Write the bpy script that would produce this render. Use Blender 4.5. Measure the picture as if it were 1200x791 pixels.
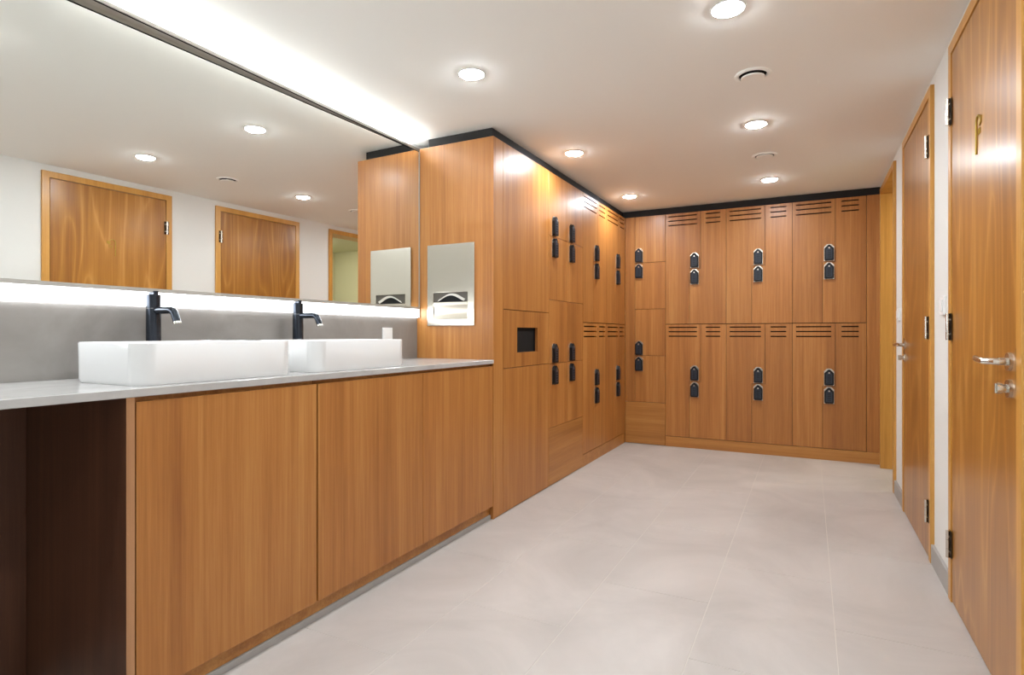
import bpy, bmesh, math
from mathutils import Matrix, Vector
PI = math.pi
for o in list(bpy.data.objects): bpy.data.objects.remove(o)
C = bpy.context.scene.collection

# ---------------------------------------------------------------- camera
cd = bpy.data.cameras.new('camera'); cam = bpy.data.objects.new('camera', cd); C.objects.link(cam)
cam.location = (0, 0, 1.10); cam.rotation_euler = (PI/2, 0, math.radians(27.34))
cd.sensor_fit = 'HORIZONTAL'; cd.sensor_width = 36; cd.lens = 675/1200*36; cd.shift_y = -4/1200
cd.clip_start = 0.02
bpy.context.scene.camera = cam
# ---------------------------------------------------------------- world / exposure
w = bpy.data.worlds.new('world'); bpy.context.scene.world = w; w.use_nodes = True
w.node_tree.nodes['Background'].inputs[0].default_value = (1, .97, .93, 1)
w.node_tree.nodes['Background'].inputs[1].default_value = 0.3
vs = bpy.context.scene.view_settings
vs.view_transform = 'Standard'; vs.look = 'None'; vs.exposure = 1.38; vs.gamma = 1; vs.use_curve_mapping = False
DOWNLIGHT = 106.0     # emission of the ceiling downlights
STRIP = 4.5           # lit band under the mirror
COVE = 27.0           # LED line on top of the mirror
WARM = (1.0, 1.08, 1.14); COOL = (.93, 1.0, 1.06)

# ---------------------------------------------------------------- materials
def s2l(c): return tuple((x/255/12.92 if x/255 <= .04045 else ((x/255+.055)/1.055)**2.4) for x in c)
def new_mat(name):
    m = bpy.data.materials.new(name); m.use_nodes = True
    nt = m.node_tree; b = nt.nodes['Principled BSDF']
    return m, nt, b
def plain(name, rgb, rough=.5, metal=0, spec=.5, coat=0):
    m, nt, b = new_mat(name)
    b.inputs['Base Color'].default_value = (*s2l(rgb), 1); b.inputs['Roughness'].default_value = rough
    b.inputs['Metallic'].default_value = metal; b.inputs['Specular IOR Level'].default_value = spec
    b.inputs['Coat Weight'].default_value = coat
    return m
def cloudy(name, c1, c2, scale, rough, bump=0.0, spec=.5):
    m, nt, b = new_mat(name); N = nt.nodes.new; L = nt.links.new
    tc = N('ShaderNodeTexCoord'); n = N('ShaderNodeTexNoise'); n.inputs['Scale'].default_value = scale
    n.inputs['Detail'].default_value = 6; n.inputs['Roughness'].default_value = .6; n.inputs['Distortion'].default_value = .8
    geo = N('ShaderNodeNewGeometry'); L(geo.outputs['Position'], n.inputs['Vector'])
    r = N('ShaderNodeValToRGB'); r.color_ramp.elements[0].position = .3; r.color_ramp.elements[1].position = .7
    r.color_ramp.elements[0].color = (*s2l(c1), 1); r.color_ramp.elements[1].color = (*s2l(c2), 1)
    L(n.outputs['Fac'], r.inputs[0]); L(r.outputs[0], b.inputs['Base Color'])
    b.inputs['Roughness'].default_value = rough; b.inputs['Specular IOR Level'].default_value = spec
    if bump:
        bp = N('ShaderNodeBump'); bp.inputs['Strength'].default_value = bump; bp.inputs['Distance'].default_value = .002
        L(n.outputs['Fac'], bp.inputs['Height']); L(bp.outputs[0], b.inputs['Normal'])
    return m
def wood(name, dark, mid, light, horiz=False, cathedral=0.0, rough=.43, coat=.10):
    """oak veneer: grain runs along z (or along x when horiz), a fresh piece of it per object"""
    m, nt, b = new_mat(name); N = nt.nodes.new; L = nt.links.new
    tc = N('ShaderNodeTexCoord'); oi = N('ShaderNodeObjectInfo')
    mul = N('ShaderNodeMath'); mul.operation = 'MULTIPLY'; mul.inputs[1].default_value = 37.0
    L(oi.outputs['Random'], mul.inputs[0])
    add = N('ShaderNodeVectorMath'); add.operation = 'ADD'
    L(tc.outputs['Object'], add.inputs[0]); L(mul.outputs[0], add.inputs[1])
    def mapped(sx, sz, src=add.outputs[0]):
        mp = N('ShaderNodeMapping')
        mp.inputs['Scale'].default_value = (sz, sx, sx) if horiz else (sx, sx, sz)
        L(src, mp.inputs[0]); return mp.outputs[0]
    def noise(vec, scale, detail, rgh=.55, dist=0):
        n = N('ShaderNodeTexNoise'); n.inputs['Scale'].default_value = scale; n.inputs['Detail'].default_value = detail
        n.inputs['Roughness'].default_value = rgh; n.inputs['Distortion'].default_value = dist
        L(vec, n.inputs['Vector']); return n.outputs['Fac']
    broad = noise(mapped(7, .35), 1.0, 3, .5, .3)
    fine = noise(mapped(90, 1.6), 1.0, 4, .6)
    pores = noise(mapped(260, 7), 1.0, 2, .5)
    def mix(a, c, f):
        x = N('ShaderNodeMix'); x.data_type = 'FLOAT'; x.inputs[0].default_value = f
        L(a, x.inputs[2]); L(c, x.inputs[3]); return x.outputs[0]
    mid_ = noise(mapped(26, .8), 1.0, 3, .5, .2)
    v = mix(broad, mid_, .45); v = mix(v, fine, .32); v = mix(v, pores, .13)
    if cathedral:
        base = noise(mapped(3.2, .42), 1.0, 1.5, .5, .2)     # contour lines of a stretched noise: flame figure
        k1 = N('ShaderNodeMath'); k1.operation = 'MULTIPLY'; k1.inputs[1].default_value = 26; L(base, k1.inputs[0])
        k2 = N('ShaderNodeMath'); k2.operation = 'PINGPONG'; k2.inputs[1].default_value = 1; L(k1.outputs[0], k2.inputs[0])
        k3 = N('ShaderNodeMath'); k3.operation = 'POWER'; k3.inputs[1].default_value = 2.5; L(k2.outputs[0], k3.inputs[0])
        v = mix(v, k3.outputs[0], cathedral)
    r = N('ShaderNodeValToRGB'); e = r.color_ramp.elements
    e[0].position = .335; e[0].color = (*s2l(dark), 1); e[1].position = .665; e[1].color = (*s2l(light), 1)
    k = e.new(.5); k.color = (*s2l(mid), 1)
    L(v, r.inputs[0])
    hs = N('ShaderNodeHueSaturation')
    mr = N('ShaderNodeMapRange'); mr.inputs[3].default_value = .94; mr.inputs[4].default_value = 1.06
    L(oi.outputs['Random'], mr.inputs[0]); L(mr.outputs[0], hs.inputs['Value']); L(r.outputs[0], hs.inputs['Color'])
    L(hs.outputs[0], b.inputs['Base Color'])
    b.inputs['Roughness'].default_value = rough; b.inputs['Coat Weight'].default_value = coat; b.inputs['Coat Roughness'].default_value = .22
    bp = N('ShaderNodeBump'); bp.inputs['Strength'].default_value = .12; bp.inputs['Distance'].default_value = .001
    L(pores, bp.inputs['Height']); L(bp.outputs[0], b.inputs['Normal'])
    return m
def emit(name, rgb, s):
    m, nt, b = new_mat(name); b.inputs['Base Color'].default_value = (.8, .8, .8, 1)
    b.inputs['Emission Color'].default_value = (*rgb, 1); b.inputs['Emission Strength'].default_value = s
    return m

OAK = wood('cabinet_oak', (144, 86, 36), (173, 112, 52), (196, 139, 74))
OAKH = wood('cabinet_oak_horizontal', (148, 91, 38), (176, 117, 54), (198, 142, 74), horiz=True)
OAKEDGE = wood('oak_edge', (160, 112, 74), (180, 130, 88), (194, 144, 100))
DOOROAK = wood('door_oak', (146, 92, 34), (172, 116, 46), (200, 146, 76), cathedral=.15, rough=.33, coat=.25)
FRAMEOAK = wood('frame_oak', (176, 120, 50), (200, 144, 66), (214, 162, 86), rough=.36)
CARC = plain('shade_dark_carcass', (34, 22, 15), .8)  # dark colour stands in for the shaded inside behind vents and seams
BLACK = plain('gap_shade_black', (26, 23, 22), .8)
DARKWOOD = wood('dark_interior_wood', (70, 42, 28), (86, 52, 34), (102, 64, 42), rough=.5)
WHITE = plain('wall_white', (226, 225, 221), .75)
CEIL = plain('ceiling_white', (246, 244, 238), .85)
HALL = plain('hallway_paint', (206, 204, 172), .8)
TILE = cloudy('floor_porcelain', (178, 172, 167), (202, 195, 190), 1.5, .36, spec=.45)
GROUT = plain('pale_grout', (214, 208, 200), .9)
SKIRT = cloudy('skirting_tile', (158, 154, 150), (172, 168, 163), 3, .5)
SPLASH = cloudy('backsplash_concrete', (128, 122, 117), (152, 146, 140), 2.6, .42)
COUNTER = cloudy('counter_stone', (176, 173, 170), (190, 187, 184), 8, .18)
CERAMIC = plain('white_ceramic', (232, 231, 230), .12, coat=.4)
STEEL = plain('brushed_steel', (216, 209, 196), .27, metal=1)
TRAYSTEEL = plain('tray_steel', (205, 196, 180), .42, metal=1)
SLOTGREY = plain('slot_grey', (92, 86, 78), .5, metal=.4)
CHROME = plain('satin_chrome', (215, 210, 200), .18, metal=1)
ALU = plain('aluminium_edge', (176, 172, 164), .45, metal=.4)
GUN = plain('gunmetal', (52, 56, 64), .2, metal=.75)
LOCKBODY = plain('lock_black', (13, 12, 14), .45, spec=.35)
LOCKFACE = plain('lock_face', (44, 50, 62), .35, spec=.4)
BRONZE = plain('hinge_recess', (62, 44, 28), .4, metal=.6)
BRASS = plain('brass', (178, 148, 62), .35, metal=.55)
PLASTIC = plain('white_plastic', (240, 240, 238), .4)
TOWEL = plain('paper_towel', (214, 208, 198), .8)
DARK = plain('dark_void', (8, 8, 9), .9)
MIRR, _nt, _b = new_mat('mirror_silver')
_b.inputs['Base Color'].default_value = (.90, .91, .885, 1); _b.inputs['Metallic'].default_value = 1; _b.inputs['Roughness'].default_value = .008
LAMP = emit('downlight_glow', WARM, DOWNLIGHT)
LEDBAND = emit('led_band', COOL, STRIP)
LEDTOP = emit('led_cove', COOL, COVE)
HALLFILL = emit('hall_fill', (1, .97, .88), 40)

# ---------------------------------------------------------------- helpers
def tag(o, label, cat, group=None, kind=None):
    o['label'] = label; o['category'] = cat
    if group: o['group'] = group
    if kind: o['kind'] = kind
    return o
def thing(name, label, cat, loc=(0, 0, 0), rotz=0, group=None, kind=None):
    o = bpy.data.objects.new(name, None); C.objects.link(o); o.empty_display_size = .1
    o.location = loc; o.rotation_euler = (0, 0, rotz)
    return tag(o, label, cat, group, kind)
def obj(name, bm, mats, parent=None, smooth=False, bevel=0, seg=1):
    me = bpy.data.meshes.new(name)
    bmesh.ops.recalc_face_normals(bm, faces=bm.faces)
    bm.to_mesh(me); bm.free()
    for m in (mats if isinstance(mats, (list, tuple)) else [mats]): me.materials.append(m)
    o = bpy.data.objects.new(name, me); C.objects.link(o)
    if parent: o.parent = parent
    if smooth:
        me.polygons.foreach_set('use_smooth', [True]*len(me.polygons))
        if hasattr(me, 'set_sharp_from_angle'): me.set_sharp_from_angle(angle=math.radians(38))
    if bevel:
        b = o.modifiers.new('bevel', 'BEVEL'); b.width = bevel; b.segments = seg; b.limit_method = 'ANGLE'; b.angle_limit = math.radians(50)
    return o
def box(bm, x0, x1, y0, y1, z0, z1, mi=0):
    v = [bm.verts.new((x, y, z)) for x in (x0, x1) for y in (y0, y1) for z in (z0, z1)]
    for f in ((0, 1, 3, 2), (4, 6, 7, 5), (0, 4, 5, 1), (2, 3, 7, 6), (0, 2, 6, 4), (1, 5, 7, 3)):
        bm.faces.new([v[i] for i in f]).material_index = mi
def bx(*a, **k): bm = bmesh.new(); box(bm, *a, **k); return bm
def cyl(bm, p, axis, r, h, n=24, r2=None, mi=0):
    """cylinder from p along the axis ('x','y','z' or a vector) for h"""
    ax = {'x': Vector((1, 0, 0)), 'y': Vector((0, 1, 0)), 'z': Vector((0, 0, 1))}.get(axis, axis) if isinstance(axis, str) else Vector(axis).normalized()
    q = Vector((0, 0, 1)).rotation_difference(ax).to_matrix().to_4x4()
    M = Matrix.Translation(Vector(p) + ax*h/2) @ q
    g = bmesh.ops.create_cone(bm, cap_ends=True, segments=n, radius1=r, radius2=r if r2 is None else r2, depth=h, matrix=M)
    for f in {f for v in g['verts'] for f in v.link_faces}: f.material_index = mi
def tube(bm, pts, r, n=12, mi=0):
    """round tube along a list of points"""
    pts = [Vector(p) for p in pts]; rings = []
    rr = r if isinstance(r, (list, tuple)) else [r]*len(pts)
    up = None
    for i, p in enumerate(pts):
        t = (pts[min(i+1, len(pts)-1)] - pts[max(i-1, 0)]).normalized()
        if up is None:
            up = Vector((0, 0, 1)) if abs(t.z) < .9 else Vector((1, 0, 0))
        a = t.cross(up).normalized(); b2 = a.cross(t).normalized(); up = b2
        rings.append([bm.verts.new(p + rr[i]*(a*math.cos(2*PI*k/n) + b2*math.sin(2*PI*k/n))) for k in range(n)])
    for i in range(len(rings)-1):
        for k in range(n):
            bm.faces.new((rings[i][k], rings[i][(k+1) % n], rings[i+1][(k+1) % n], rings[i+1][k])).material_index = mi
    bm.faces.new(rings[0][::-1]).material_index = mi; bm.faces.new(rings[-1]).material_index = mi
def prism(bm, poly, y0, y1, mi=0):
    """polygon in local x,z pushed from y0 to y1"""
    a = [bm.verts.new((x, y0, z)) for x, z in poly]; b = [bm.verts.new((x, y1, z)) for x, z in poly]
    bm.faces.new(a).material_index = mi; bm.faces.new(b[::-1]).material_index = mi
    for i in range(len(a)):
        j = (i+1) % len(a); bm.faces.new((a[i], b[i], b[j], a[j])).material_index = mi
def cells(xs, zs, solid, y0, y1):
    """watertight slab of the cells whose centre is solid(x, z): slots, steps and openings are real holes"""
    bm = bmesh.new(); xs = sorted(set(xs)); zs = sorted(set(zs)); nx, nz = len(xs)-1, len(zs)-1
    F = [[solid((xs[i]+xs[i+1])/2, (zs[j]+zs[j+1])/2) for j in range(nz)] for i in range(nx)]
    V = {}
    def v(i, j, y):
        k = (i, j, y)
        if k not in V: V[k] = bm.verts.new((xs[i], y, zs[j]))
        return V[k]
    on = lambda i, j: 0 <= i < nx and 0 <= j < nz and F[i][j]
    for i in range(nx):
        for j in range(nz):
            if not F[i][j]: continue
            bm.faces.new((v(i, j, y0), v(i+1, j, y0), v(i+1, j+1, y0), v(i, j+1, y0)))
            bm.faces.new((v(i, j, y1), v(i, j+1, y1), v(i+1, j+1, y1), v(i+1, j, y1)))
            for (di, dj, p, q) in ((-1, 0, (i, j), (i, j+1)), (1, 0, (i+1, j), (i+1, j+1)), (0, -1, (i, j), (i+1, j)), (0, 1, (i, j+1), (i+1, j+1))):
                if not on(i+di, j+dj):
                    bm.faces.new((v(*p, y0), v(*q, y0), v(*q, y1), v(*p, y1)))
    return bm
def slab(parent, name, x0, x1, z0, z1, mat, th=.019, y=0.0, bevel=.0012):
    return obj(name, bx(x0, x1, y, y+th, z0, z1), mat, parent, bevel=bevel)

# ---------------------------------------------------------------- dimensions (metres)
F = -1.667      # plane of the cabinet fronts on the left
WL = -2.232     # face of the built-in washbasin wall
WALL = -2.300   # structural left wall behind it
WR = .530       # right wall
YB = 5.725      # fronts of the end wall of lockers
YF = -1.60      # wall behind the camera
H = 2.345       # ceiling
TOP = 2.277     # top of the cabinets
LEFT, RIGHT = PI/2, -PI/2

# ---------------------------------------------------------------- setting
fl = tag(obj('floor', bx(WL-.1, WR+1.6, YF-.1, 6.4, -.06, -.0012), GROUT), 'pale grey porcelain tiled floor of the changing room', 'floor', kind='structure')
me = None
cols = [(.083 + .45*k, .083 + .45*(k+1)) for k in range(-4, 1)]
for ci, (x0, x1) in enumerate(cols):
    x1 = min(x1, WR); off = 3.36 if ci % 2 == 0 else 3.81
    y = off - .9*8
    while y < YB+.35:
        a, b_ = max(y, YF), min(y+.9, YB+.1)
        if b_ - a > .02 and not (x1 < F-.1):
            t = obj('tile', bx(0, x1-x0-.0028, 0, b_-a-.0028, 0, .006), TILE, fl, bevel=.0004)
            t.location = (x0+.0014, a+.0014, -.006)
        y += .9
obj('hallway_floor', bx(WR, WR+1.5, 4.2, 6.2, -.006, -.0005), TILE, fl)
tag(obj('ceiling', bx(WL-.1, WR+.2, YF-.1, 6.4, H, H+.1), CEIL), 'smooth white ceiling with recessed downlights', 'ceiling', kind='structure')
tag(obj('wall_left', bx(WALL-.1, WALL, YF-.1, 6.4, 0, H), WHITE), 'white wall behind the mirror and washbasin counter', 'wall', kind='structure')
tag(obj('wall_back', bx(WALL, WR+.2, 6.28, 6.4, 0, H), WHITE), 'wall behind the end row of lockers', 'wall', kind='structure')
tag(obj('wall_front', bx(WALL, WR, YF-.1, YF, 0, H), WHITE), 'white wall behind the viewer', 'wall', kind='structure')
D1 = (2.035, 2.974); D2 = (3.378, 4.329); D3 = (4.743, 5.625); DZ = 2.297
wr = tag(obj('wall_right', cells([-6.28, -D3[1], -D3[0], -D2[1], -D2[0], -D1[1], -D1[0], -YF], [0, DZ, H],
    lambda x, z: not (z < DZ and any(a < -x < b for a, b in (D1, D2, D3))), 0, .2), WHITE),
    'white wall on the right with two closed doors and an open doorway', 'wall', kind='structure')
wr.location = (WR, 0, 0); wr.rotation_euler = (0, 0, RIGHT); wr.scale = (1, 1, 1)
# local y runs to +x in the world with this rotation
for y0, y1 in ((D1[1], D2[0]), (D2[1], D3[0]), (YF, D1[0])):
    g = 'grey skirting boards on the right wall'
    lab = {D1[1]: 'grey tile skirting between the two closed oak doors', D2[1]: 'grey tile skirting between far closed door and open doorway',
           YF: 'grey tile skirting nearer the viewer than the first oak door'}[y0]
    tag(obj('baseboard_right', bx(WR-.014, WR, y0, y1, 0, .092), SKIRT, bevel=.001), lab, 'skirting', g, 'structure')
# hallway seen through the open doorway (and in the mirror)
for nm, b_, lab in (('wall_hallway', (WR+1.45, WR+1.55, 4.2, 6.28, 0, 2.3), 'olive-cream far wall of the space beyond the open doorway'),
                    ('wall_hallway', (WR+.2, WR+1.5, 4.1, 4.2, 0, 2.3), 'near side wall of the space beyond the open doorway'),
                    ('wall_hallway', (WR+.2, WR+1.5, 6.2, 6.28, 0, 2.3), 'end wall of the space beyond the open doorway')):
    tag(obj(nm, bx(*b_), HALL), lab, 'wall', kind='structure')
tag(obj('ceiling_hallway', bx(WR+.2, WR+1.55, 4.1, 6.28, 2.3, 2.36), HALL), 'cream ceiling beyond the open doorway', 'ceiling', kind='structure')

# ---------------------------------------------------------------- doors on the right wall
def frame(parent, wdt, depth=.2):
    c = .048
    obj('door_frame', cells([0, c, wdt-c, wdt], [0, DZ-c+.002, DZ], lambda x, z: not (c < x < wdt-c and z < DZ-c), -.017, depth-.02), FRAMEOAK, parent, bevel=.0015)
def hinge_bm():
    bm = bmesh.new()
    cyl(bm, (0, -.026, -.055), 'z', .0075, .036, 14); cyl(bm, (0, -.026, -.018), 'z', .0075, .036, 14); cyl(bm, (0, -.026, .019), 'z', .0075, .036, 14)
    box(bm, -.020, .020, -.0185, -.0165, -.055, .055, 1)
    for z in (-.03, .03):
        for x in (-.012, .012): cyl(bm, (x, -.0205, z), 'y', .005, .003, 10)
    return bm
def closed_door(n, y0, y1, label, hinge_far, sign=False):
    """local x runs towards the viewer (-Y), local -y into the room"""
    d = thing('door_%d' % n, label, 'door', (WR, y1, 0), RIGHT, kind='structure')
    wdt = y1-y0; frame(d, wdt); c = .048
    leaf = obj('door_leaf', bx(c+.003, wdt-c-.003, -.013, .028, .006, DZ-c-.003), DOOROAK, d, bevel=.0015)
    hx = c if hinge_far else wdt-c
    for z in (2.012, 1.130, .238):
        hg = obj('hinge', hinge_bm(), [CHROME, BRONZE], d, smooth=True); hg.location = (hx, 0, z)
    s = 1 if hinge_far else -1
    kx = wdt-c-.062 if hinge_far else c+.062
    z = 1.020 if hinge_far else 1.034
    bm = bmesh.new(); cyl(bm, (kx, -.013, z), (0, -1, 0), .026, .009, 32); cyl(bm, (kx, -.022, z), (0, -1, 0), .011, .02, 20)
    hd = obj('door_handle', bm, CHROME, d, smooth=True)
    bm = bmesh.new()
    pts = [(kx, -.030, z), (kx, -.052, z)] + [(kx - s*(.02*math.sin(t)), -.052-.018*(1-math.cos(t)) if t < PI/2 else -.07, z) for t in (.4, .8, 1.2, 1.57)]
    pts += [(kx-s*.05, -.071, z+.001), (kx-s*.09, -.072, z+.003), (kx-s*.125, -.068, z+.006), (kx-s*.138, -.064, z+.007)]
    tube(bm, pts, [.0095]*(len(pts)-2)+[.0088, .006], 14)
    obj('lever', bm, CHROME, hd, smooth=True)
    bm = bmesh.new(); cyl(bm, (kx, -.013, z-.078), (0, -1, 0), .026, .009, 32); cyl(bm, (kx, -.022, z-.078), (0, -1, 0), .012, .014, 20)
    cyl(bm, (kx, -.034, z-.078), (0, -1, 0), .016, .012, 20); box(bm, kx-.003, kx+.003, -.050, -.044, z-.092, z-.064)
    obj('thumb_turn', bm, CHROME, d, smooth=True)
    ex = wdt-c-.004 if hinge_far else c+.004
    obj('lock_plate', bx(ex-.004, ex+.004, -.0155, -.012, z-.08, z+.04), BRONZE, d)
    if sign:
        bm = bmesh.new(); sx = .45; yy = -.0155
        arc = [(sx, yy, 1.724), (sx, yy, 1.80), (sx, yy, 1.832)] + [(sx + .022*(1-math.cos(t)), yy, 1.832 + .022*math.sin(t)) for t in (.5, 1, 1.57, 2.1, 2.7)]
        arc += [(sx+.05, yy, 1.834)]
        tube(bm, arc, .0032, 8)
        prism(bm, [(sx+.032, 1.826), (sx+.064, 1.842), (sx+.060, 1.820), (sx+.044, 1.812)], -.0175, -.0135)
        for q in range(3):
            tube(bm, [(sx+.028-.003*q+.012*q, yy+.0005, 1.806), (sx+.022+.012*q, yy+.0005, 1.786)], .0016, 6)
        obj('shower_sign', bm, BRASS, d, smooth=True)['label'] = 'small brass shower pictogram'
    return d
closed_door(1, *D1, 'nearest oak door with brass shower pictogram and lever handle at its near edge', True, sign=True)
closed_door(2, *D2, 'farther closed oak door with hinges on its near edge, past the light switch', False)
d3 = thing('door_3', 'open doorway in oak frame beside the end lockers', 'doorway', (WR, D3[1], 0), RIGHT, kind='structure')
frame(d3, D3[1]-D3[0], .215)

# ---------------------------------------------------------------- combination lock, shared mesh
def lock_mesh():
    bm = bmesh.new(); w, h = .036, .070
    house = [(-w, -h+.008), (-w+.008, -h), (w-.008, -h), (w, -h+.008), (w, h-.036), (.006, h-.004), (-.006, h-.004), (-w, h-.036)]
    prism(bm, house, -.024, -.003)
    face = [(-.024, -.056), (.024, -.056), (.024, .026), (.005, .050), (-.005, .050), (-.024, .026)]
    prism(bm, face, -.0265, -.023, 1)
    for r in range(4):
        for c in range(2): box(bm, -.012+.014*c, -.003+.014*c, -.0285, -.0260, -.046+.018*r, -.037+.018*r, 0)
    cyl(bm, (0, -.030, .038), 'y', .006, .005, 12, mi=2)
    plate = [(-w-.003, -h-.003), (w+.003, -h-.003), (w+.003, h-.020), (.016, h+.003), (-.016, h+.003), (-w-.003, h-.020)]
    prism(bm, plate, -.004, 0.0, 2)
    me_ = bpy.data.meshes.new('combination_lock'); bmesh.ops.recalc_face_normals(bm, faces=bm.faces); bm.to_mesh(me_); bm.free()
    for m in (LOCKBODY, LOCKFACE, STEEL): me_.materials.append(m)
    return me_
LOCK = lock_mesh()
def lock(parent, x, z):
    o = bpy.data.objects.new('combination_lock', LOCK); C.objects.link(o); o.parent = parent; o.location = (x, 0, z)
    return o

# ---------------------------------------------------------------- lockers
G = .0016   # half of the seam between two fronts
def carcass(t, wdt, z0, z1, depth=.50):
    obj('carcass', bx(0, wdt, .030, depth, z0, z1), CARC, t)
def step_pair(t, x0, x1, z0, z1, xt, xb, zs, xl, vents):
    """two interlocking Z-shaped doors; xt, xb: seam above and below the step at zs"""
    (a0, a1), (b0, b1) = vents
    vz = [z1-.030, z1-.072, z1-.116]
    def slots(x, z, r0, r1): return r0 < x < r1 and any(abs(z-q) < .0055 for q in vz)
    zz = [z0+G, zs-G, zs+G, z1-G] + [q+s for q in vz for s in (-.0055, .0055)]
    A = cells([x0+G, xb-G, xt-G, a0, a1], zz, lambda x, z: (x < xb-G or z > zs+G) and (x < xb-G or z > zs) and not slots(x, z, a0, a1), 0, .019)
    B = cells([xb+G, xt+G, x1-G, b0, b1], zz, lambda x, z: (x > xt+G or z < zs-G) and not slots(x, z, b0, b1), 0, .019)
    da = obj('locker_door', A, OAK, t); db = obj('locker_door', B, OAK, t)
    lock(da, xl, zs+.080); lock(db, xl, zs-.078)
def z_stack(label, x_or_y0, wdt, xt, xb, xl, vents, left=False):
    t = thing('locker_cabinet', label, 'lockers', (F, x_or_y0, 0) if left else (x_or_y0, YB, 0), LEFT if left else 0, 'tall locker cabinets with stepped doors')
    carcass(t, wdt, .1, TOP)
    for z0, z1, zs in ((.102, 1.195, .645), (1.198, TOP, 1.730)):
        step_pair(t, 0, wdt, z0, z1, xt, xb, zs, xl, vents)
    return t
z_stack('stepped-door locker cabinet on the end wall, leftmost beside the square lockers', -1.26, .563, .332, .228, .276, ((.028, .298), (.378, .510)))
z_stack('stepped-door locker cabinet in the middle of the end wall', -.697, .558, .334, .222, .277, ((.030, .300), (.380, .510)))
z_stack('stepped-door locker cabinet at the right of the end wall by open doorway', -.139, .567, .336, .238, .288, ((.030, .305), (.382, .512)))
z_stack('stepped-door locker cabinet on left side run, next to the square lockers', 4.501, .626, .375, .270, .325, ((.022, .345), (.410, .582)), True)
z_stack('stepped-door locker cabinet on left side run, in the far corner', 5.128, .582, .375, .262, .325, ((.028, .350), (.408, .560)), True)

# square lockers, left run: eight doors over a drawer-like panel
ZS = (.420, .885, 1.349, 1.814, TOP)
t = thing('locker_cabinet', 'cabinet of eight square lockers on the left run beside the towel cabinet', 'lockers', (F, 3.800, 0), LEFT, 'locker cabinets with square doors')
carcass(t, .70, .0, TOP)
for i, (x0, x1, xl) in enumerate(((0, .343, .092), (.343, .70, .431))):
    for j in range(4):
        d = slab(t, 'locker_door', x0+G, x1-G, ZS[j]+G, ZS[j+1]-G, OAK)
        lock(d, xl, ZS[j+1]-.082 if j % 2 == 0 else ZS[j]+.076)
slab(t, 'base_panel', G, .70-G, .004, ZS[0]-G, OAKH)
# square lockers, end wall: four doors, filler, and base panel
t = thing('locker_cabinet', 'narrow cabinet of four square lockers in the corner of the end wall', 'lockers', (-1.648, YB, 0), 0, 'locker cabinets with square doors')
obj('carcass', bx(.0, .387, .030, .50, 0, TOP), CARC, t)
slab(t, 'filler_strip', -.0175, .081, ZS[0]+G, TOP, OAK)
for j in range(4):
    d = slab(t, 'locker_door', .084, .387-G, ZS[j]+G, ZS[j+1]-G, OAK)
    lock(d, .126, ZS[j+1]-.082 if j % 2 == 0 else ZS[j]+.076)
slab(t, 'base_panel', -.0175, .387-G, .004, ZS[0]-G, OAKH, th=.025, y=-.004)
# fillers and plinths
tag(obj('filler_panel', bx(.430, WR-.001, YB, YB+.4, 0.1, TOP), OAK, bevel=.001), 'narrow oak strip closing the lockers against the doorway frame', 'panel')
tag(obj('filler_panel', bx(F-.4, F, 5.711, YB-.001, 0.1, TOP), OAK), 'thin oak strip closing the left locker run into the corner', 'panel')
tag(obj('plinth_board', bx(-1.260, WR-.001, YB+.001, YB+.4, 0, .0985), OAKH, bevel=.001), 'oak plinth under the stepped lockers of the end wall', 'plinth')
tag(obj('plinth_board', bx(F-.4, F-.001, 4.502, YB-.001, 0, .0985), OAKH, bevel=.001), 'oak plinth under the stepped lockers of the left run', 'plinth')
# black boards standing in for the shade in the open gap above
tag(obj('gap_shade_1', bx(F-.5, F-.035, 3.03, YB+.3, TOP+.001, H), BLACK), 'black board standing in for shade in the open gap between left cabinets and ceiling', 'trim', kind='structure')
tag(obj('gap_shade_2', bx(F-.034, WR, YB+.035, YB+.5, TOP+.001, H), BLACK), 'black board standing in for shade in the open gap between end lockers and ceiling', 'trim', kind='structure')

# ---------------------------------------------------------------- tall cabinet with the towel drop
t = thing('tall_cabinet', 'tall oak cabinet with dark waste opening at the end of the washbasin counter', 'cabinet', (F, 2.985, 0), LEFT)
W = .813
obj('carcass', bx(.02, W, .030, .55, 0, TOP-.002), CARC, t)
obj('side_panel', bx(0, .019, 0.0, F-WALL-.001, 0, TOP), OAK, t, bevel=.0012)
slab(t, 'stile', .0195, .125-G, 0.003, TOP, OAK)
slab(t, 'cabinet_door', .125+G, W-G, 1.254, TOP, OAK)['label'] = 'plain upper door'
obj('slot_panel', cells([.125+G, .311, .623, W-G], [.890, .981, 1.143, 1.250], lambda x, z: not (.311 < x < .623 and .981 < z < 1.143), 0, .019), OAK, t)['label'] = 'panel with a square dark opening'
obj('slot_liner', cells([.305, .311, .623, .629], [.975, .981, 1.143, 1.149], lambda x, z: not (.311 < x < .623 and .981 < z < 1.143), .0195, .029), DARK, t)
obj('slot_backing', bx(.305, .629, .0290, .0298, .975, 1.149), DARK, t)
slab(t, 'cabinet_door', .125+G, W-G, .004, .886, OAK)['label'] = 'plain lower door'

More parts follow.
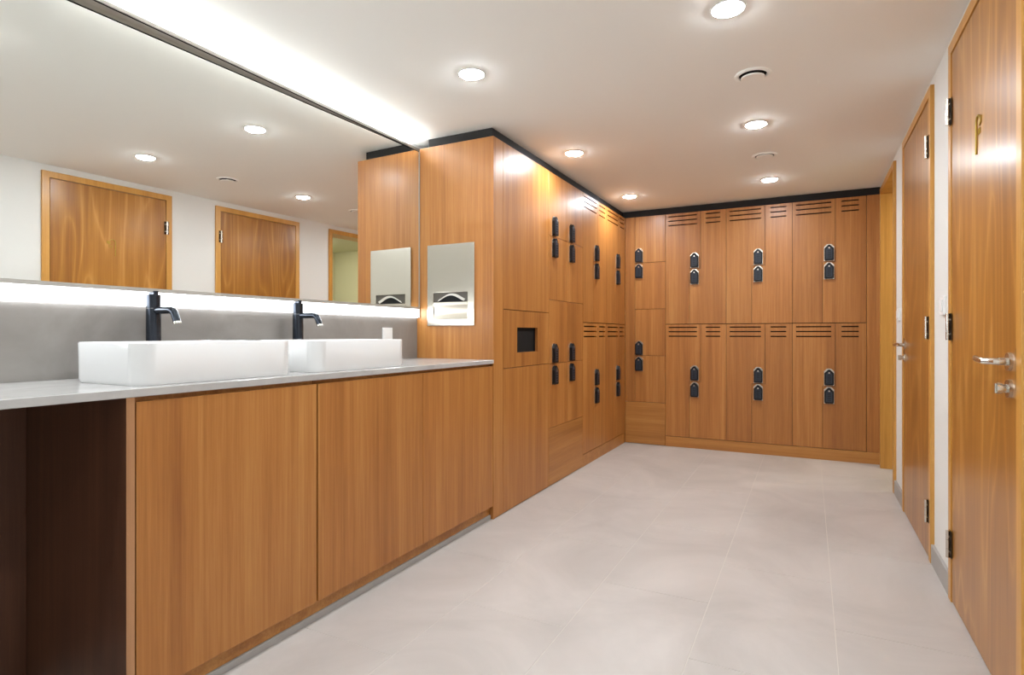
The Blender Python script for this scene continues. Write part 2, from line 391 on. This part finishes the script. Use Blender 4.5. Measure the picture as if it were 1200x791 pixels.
# steel paper towel dispenser on the cabinet side (faces the viewer)
t = thing('towel_dispenser', 'brushed steel recessed paper towel dispenser on the side of tall cabinet', 'dispenser', (-1.9655, 2.985, 1.1505), 0)
a = .1725; h = .5055
obj('face_plate', cells([-a, -.126, .124, a], [0, .044, .146, .206, h], lambda x, z: not (-.126 < x < .124 and .044 < z < .206) or False, -.012, -.001), STEEL, t, bevel=.003, seg=3)
obj('towel_slot', bx(-.126, .124, -.0035, -.001, .146, .206), SLOTGREY, t)
bm = bmesh.new(); n = 16   # curved tray under the slot
pr_ = [(-.0115+.0085*math.sin(PI*min(1, k/n*1.15)), .044+.102*k/n) for k in range(n+1)]
vs_ = [[bm.verts.new((x, min(y, -.0035), z)) for y, z in pr_] for x in (-.126, .124)]
for k in range(n): bm.faces.new((vs_[0][k], vs_[1][k], vs_[1][k+1], vs_[0][k+1]))
obj('tray', bm, TRAYSTEEL, t, smooth=True)
bm = bmesh.new(); n = 14
top = [(-.095+.19*k/n, .158+.036*math.sin(PI*k/n)**1.2) for k in range(n+1)]
prism(bm, [(x, .150) for x, z in top][::-1] + [(x, z-.006) for x, z in top], -.0042, -.0036, 1)  # dark crescent: shade below the towel, put in as colour
prism(bm, [(x, z-.006) for x, z in top][::-1] + [(x+.010, z+.006) for x, z in top], -.010, -.004)
obj('paper_towel', bm, [TOWEL, DARK], t)
tag_o = t

# ---------------------------------------------------------------- vanity
VT = .924
t = thing('vanity_cabinet', 'oak washbasin cabinet with single wide door beside the open knee space', 'cabinet', (F, .918, 0), LEFT, 'oak cabinets under the washbasin counter')
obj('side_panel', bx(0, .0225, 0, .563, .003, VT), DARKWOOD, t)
obj('side_edge', bx(0, .0225, -.0012, 0, .003, VT), OAKEDGE, t)
obj('carcass', bx(.0235, .690, .030, .55, .085, VT-.045), CARC, t)
obj('grip_rail', bx(.0235, .690, .024, .040, VT-.045, VT), OAK, t)
slab(t, 'cabinet_door', .027, .688, .080, .910, OAK, th=.021)
t = thing('vanity_cabinet', 'oak washbasin cabinet with two doors beside the tall cabinet', 'cabinet', (F, 1.610, 0), LEFT, 'oak cabinets under the washbasin counter')
obj('carcass', bx(.002, 1.372, .030, .55, .085, VT-.045), CARC, t)
obj('grip_rail', bx(.002, 1.372, .024, .040, VT-.045, VT), OAK, t)
slab(t, 'cabinet_door', .004, .676-G, .080, .910, OAK, th=.021)
slab(t, 'cabinet_door', .676+G, 1.368, .080, .910, OAK, th=.021)
tag(obj('plinth_board', bx(F-.045, F-.026, .942, 2.984, .026, .084), OAKH), 'recessed oak plinth under the washbasin cabinets', 'plinth')
tag(obj('baseboard_left', bx(F-.045, F-.018, .942, 2.984, 0, .025), SKIRT, bevel=.001), 'low grey tile skirting below the recessed washbasin plinth', 'skirting', kind='structure')
t = thing('knee_space_panel', 'dark oak back panel and added unseen end panel of the open knee space under counter', 'panel', (F, -.50, 0), LEFT)
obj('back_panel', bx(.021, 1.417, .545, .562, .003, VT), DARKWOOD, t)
obj('added_end_panel', bx(0, .020, 0, .562, .003, VT), DARKWOOD, t)  # unseen panel, added to close the bay and keep it darker
# counter
tag(obj('counter', bx(WALL+.001, F+.004, -.52, 2.983, VT+.0005, .948), COUNTER, bevel=.0015), 'continuous pale grey stone washbasin countertop', 'countertop')
tag(obj('backsplash', bx(WALL+.001, WL+.009, -.52, 2.983, .9485, 1.204), SPLASH), 'grey concrete-look tile backsplash behind the basins', 'backsplash')

# basins
def rrect(x0, x1, y0, y1, r, n=10):
    P = []
    for cx, cy, a0 in ((x1-r, y1-r, 0), (x0+r, y1-r, 90), (x0+r, y0+r, 180), (x1-r, y0+r, 270)):
        for k in range(n+1):
            a_ = math.radians(a0+90*k/n); P.append((cx+r*math.cos(a_), cy+r*math.sin(a_)))
    return P
def basin(label, yc):
    t = thing('wash_basin', label, 'basin', (-1.90, yc, .9485), 0, 'rectangular white vessel basins on the counter')
    bm = bmesh.new(); a, b_, hh = .182, .286, .127
    loops = []
    for inset, z, r in ((.006, 0, .050), (.0015, .012, .055), (0, hh-.004, .056), (.003, hh, .054), (.013, hh, .046), (.016, hh-.004, .043), (.022, .045, .04), (.05, .024, .05), (.11, .020, .03)):
        loops.append([bm.verts.new((x, y, z)) for x, y in rrect(-a+inset, a-inset, -b_+inset, b_-inset, r)])
    for p, q in zip(loops, loops[1:]):
        for k in range(len(p)): bm.faces.new((p[k], p[(k+1) % len(p)], q[(k+1) % len(p)], q[k]))
    bm.faces.new(loops[0][::-1]); bm.faces.new(loops[-1])
    obj('bowl', bm, CERAMIC, t, smooth=True)
    bm = bmesh.new(); cyl(bm, (0, 0, .0205), 'z', .032, .004, 28); cyl(bm, (0, 0, .0245), 'z', .020, .003, 24)
    obj('drain', bm, CHROME, t, smooth=True)
basin('nearer rectangular white vessel basin, beside the knee space', 1.265)
basin('farther rectangular white vessel basin, near white wall socket', 1.940)
def tap(label, y):
    t = thing('basin_tap', label, 'tap', (-2.15, y, .9485), 0, 'tall dark metal basin taps')
    bm = bmesh.new(); cyl(bm, (0, 0, 0), 'z', .0245, .245, 36)
    cyl(bm, (0, 0, 0), 'z', .030, .004, 36)
    obj('column', bm, GUN, t, smooth=True)
    bm = bmesh.new(); cyl(bm, (0, 0, .247), 'z', .0240, .050, 36)
    box(bm, -.020, .020, -.005, .005, .297, .306); cyl(bm, (.012, 0, .296), 'z', .009, .014, 16)
    obj('control_knob', bm, GUN, t, smooth=True)
    bm = bmesh.new()
    pts = [(.018, 0, .238), (.06, 0, .238), (.100, 0, .238)] + [(.100+.030*math.sin(q), 0, .238-.030*(1-math.cos(q))) for q in (.3, .6, .9, 1.15)] + [(.141, 0, .192)]
    tube(bm, pts, .0130, 16)
    sp = obj('spout', bm, GUN, t, smooth=True)
    bm = bmesh.new(); cyl(bm, (.139, 0, .1955), (.30, 0, -.95), .0136, .008, 20)
    obj('aerator', bm, CHROME, sp, smooth=True)
tap('dark metal tap behind the nearer basin', 1.280)
tap('dark metal tap behind the farther basin', 1.955)
t = thing('wall_socket', 'small white wall socket on grey backsplash above the farther basin', 'socket', (WL+.009, 2.686, 1.096), LEFT)
obj('plate', bx(-.042, .042, -.010, 0, -.042, .042), PLASTIC, t, bevel=.002, seg=2)
bm = bmesh.new(); cyl(bm, (0, -.0112, 0), 'y', .020, .002, 24); obj('socket_face', bm, PLASTIC, t)

# ---------------------------------------------------------------- mirror with light
MX = -2.203
t = thing('mirror', 'large frameless wall mirror with lit white band beneath it', 'mirror', (WL, -.22, 1.205), 0)
L_ = 2.983+.22; mw = MX-WL
g = obj('mirror_glass', bx(-.004, 0, -3.195, 0, .060, 1.053), MIRR, t)
g.location = (mw-.0005, L_-.007, 0); g.rotation_euler = (0, 0, math.radians(-1.2))     # the pane sits a degree out of square in its casing
obj('top_edge', bx(-.066, mw+.004, 0, L_-.004, 1.0540, 1.069), ALU, t)
obj('shadow_joint', bx(mw-.002, mw+.001, 0, L_-.006, 1.0505, 1.0535), DARK, t)
obj('bottom_edge', bx(-.066, mw+.003, 0, L_-.004, .0525, .0670), ALU, t)
obj('side_edge', bx(.001, mw+.003, L_-.0055, L_-.001, 0, 1.066), ALU, t)
obj('light_band', bx(-.004, .018, 0, L_-.006, .0010, .0520), LEDBAND, t)['label'] = 'glowing white diffuser band'
obj('light_strip', bx(-.034, -.014, .02, L_-.02, 1.0695, 1.073), LEDTOP, t)['label'] = 'upward glowing strip behind the top edge'

# ---------------------------------------------------------------- ceiling fittings
def downlight(x, y, label):
    t = thing('ceiling_light', label, 'ceiling light', (x, y, H), 0, 'round recessed ceiling downlights')
    bm = bmesh.new(); n = 40
    pr2 = [(.066, 0), (.066, -.003), (.063, -.005), (.059, -.005), (.056, -.002), (.056, 0)]
    R_ = [[bm.verts.new((r*math.cos(2*PI*k/n), r*math.sin(2*PI*k/n), z)) for r, z in pr2] for k in range(n)]
    for k in range(n):
        for j in range(len(pr2)): bm.faces.new((R_[k][j], R_[(k+1) % n][j], R_[(k+1) % n][(j+1) % 6], R_[k][(j+1) % 6]))
    obj('trim_ring', bm, PLASTIC, t, smooth=True)
    bm = bmesh.new(); R_ = []      # dome shape added to throw a halo of light on the ceiling
    for r, z in ((.0555, -.001), (.054, -.005), (.048, -.0085), (.036, -.011), (.018, -.0125)):
        R_.append([bm.verts.new((r*math.cos(2*PI*k/n), r*math.sin(2*PI*k/n), z)) for k in range(n)])
    for p, q in zip(R_, R_[1:]):
        for k in range(n): bm.faces.new((p[k], p[(k+1) % n], q[(k+1) % n], q[k]))
    bm.faces.new(R_[0]); bm.faces.new(R_[-1])
    obj('lens', bm, LAMP, t, smooth=True)
for x, y, lab in ((-.278, 2.335, 'lit round downlight nearest on the door side, before the larger air vent'),
                  (-.284, 3.700, 'lit round downlight on the door side between the two air vents'),
                  (-.288, 5.075, 'lit round downlight on the door side nearest the end lockers'),
                  (-1.437, 2.360, 'lit round downlight above counter side, just before the tall cabinet'),
                  (-1.440, 3.715, 'lit round downlight above the square lockers of the left run'),
                  (-1.446, 5.110, 'lit round downlight in the far left corner by lockers'),
                  (-1.440, 1.000, 'lit round downlight above the nearer basin'),
                  (-.276, .980, 'lit round downlight overhead of the viewer, door side'),
                  (-1.440, -.36, 'lit round downlight behind the viewer, counter side'),
                  (-.276, -.37, 'lit round downlight behind the viewer, door side')):
    downlight(x, y, lab)
def vent(x, y, label, drop):
    t = thing('air_vent', label, 'vent', (x, y, H), 0, 'round white ceiling air valves')
    bm = bmesh.new(); n = 40
    pr2 = [(.082, 0), (.081, -.005), (.072, -.009), (.064, -.007), (.062, 0)]
    R_ = [[bm.verts.new((r*math.cos(2*PI*k/n), r*math.sin(2*PI*k/n), z)) for r, z in pr2] for k in range(n)]
    for k in range(n):
        for j in range(5): bm.faces.new((R_[k][j], R_[(k+1) % n][j], R_[(k+1) % n][(j+1) % 5], R_[k][(j+1) % 5]))
    obj('valve_ring', bm, CEIL, t, smooth=True)
    bm = bmesh.new(); cyl(bm, (0, 0, -.001), 'z', .0618, .001, 40); obj('valve_gap', bm, DARK, t)
    bm = bmesh.new(); cyl(bm, (0, 0, -drop), 'z', .052, .006, 40, r2=.054); cyl(bm, (0, 0, -drop+.006), 'z', .012, drop-.0075, 16)
    obj('valve_disc', bm, CEIL, t, smooth=True)
vent(-.243, 2.985, 'larger-looking round air valve nearer the viewer on the ceiling', .020)
vent(-.280, 4.374, 'farther small round air valve on the ceiling near the end lockers', .012)

# switches on the right wall
for y, z, lab in ((3.150, 1.225, 'white light switch between the two closed doors'), (4.590, 1.230, 'white light switch beside open doorway')):
    t = thing('light_switch', lab, 'switch', (WR, y, z), RIGHT, 'white light switches on the right wall')
    obj('plate', bx(-.041, .041, -.011, 0, -.041, .041), PLASTIC, t, bevel=.002, seg=2)
    obj('rocker', bx(-.026, .026, -.016, -.0112, -.028, .028), PLASTIC, t, bevel=.002, seg=2)
# fill lamp added to brighten the space beyond the doorway
t = thing('ceiling_light', 'added unseen fill lamp brightening the space beyond open doorway', 'ceiling light', (WR+.85, 5.2, 2.3), 0)
bm = bmesh.new(); cyl(bm, (0, 0, -.03), 'z', .10, .028, 32); obj('lens', bm, HALLFILL, t)
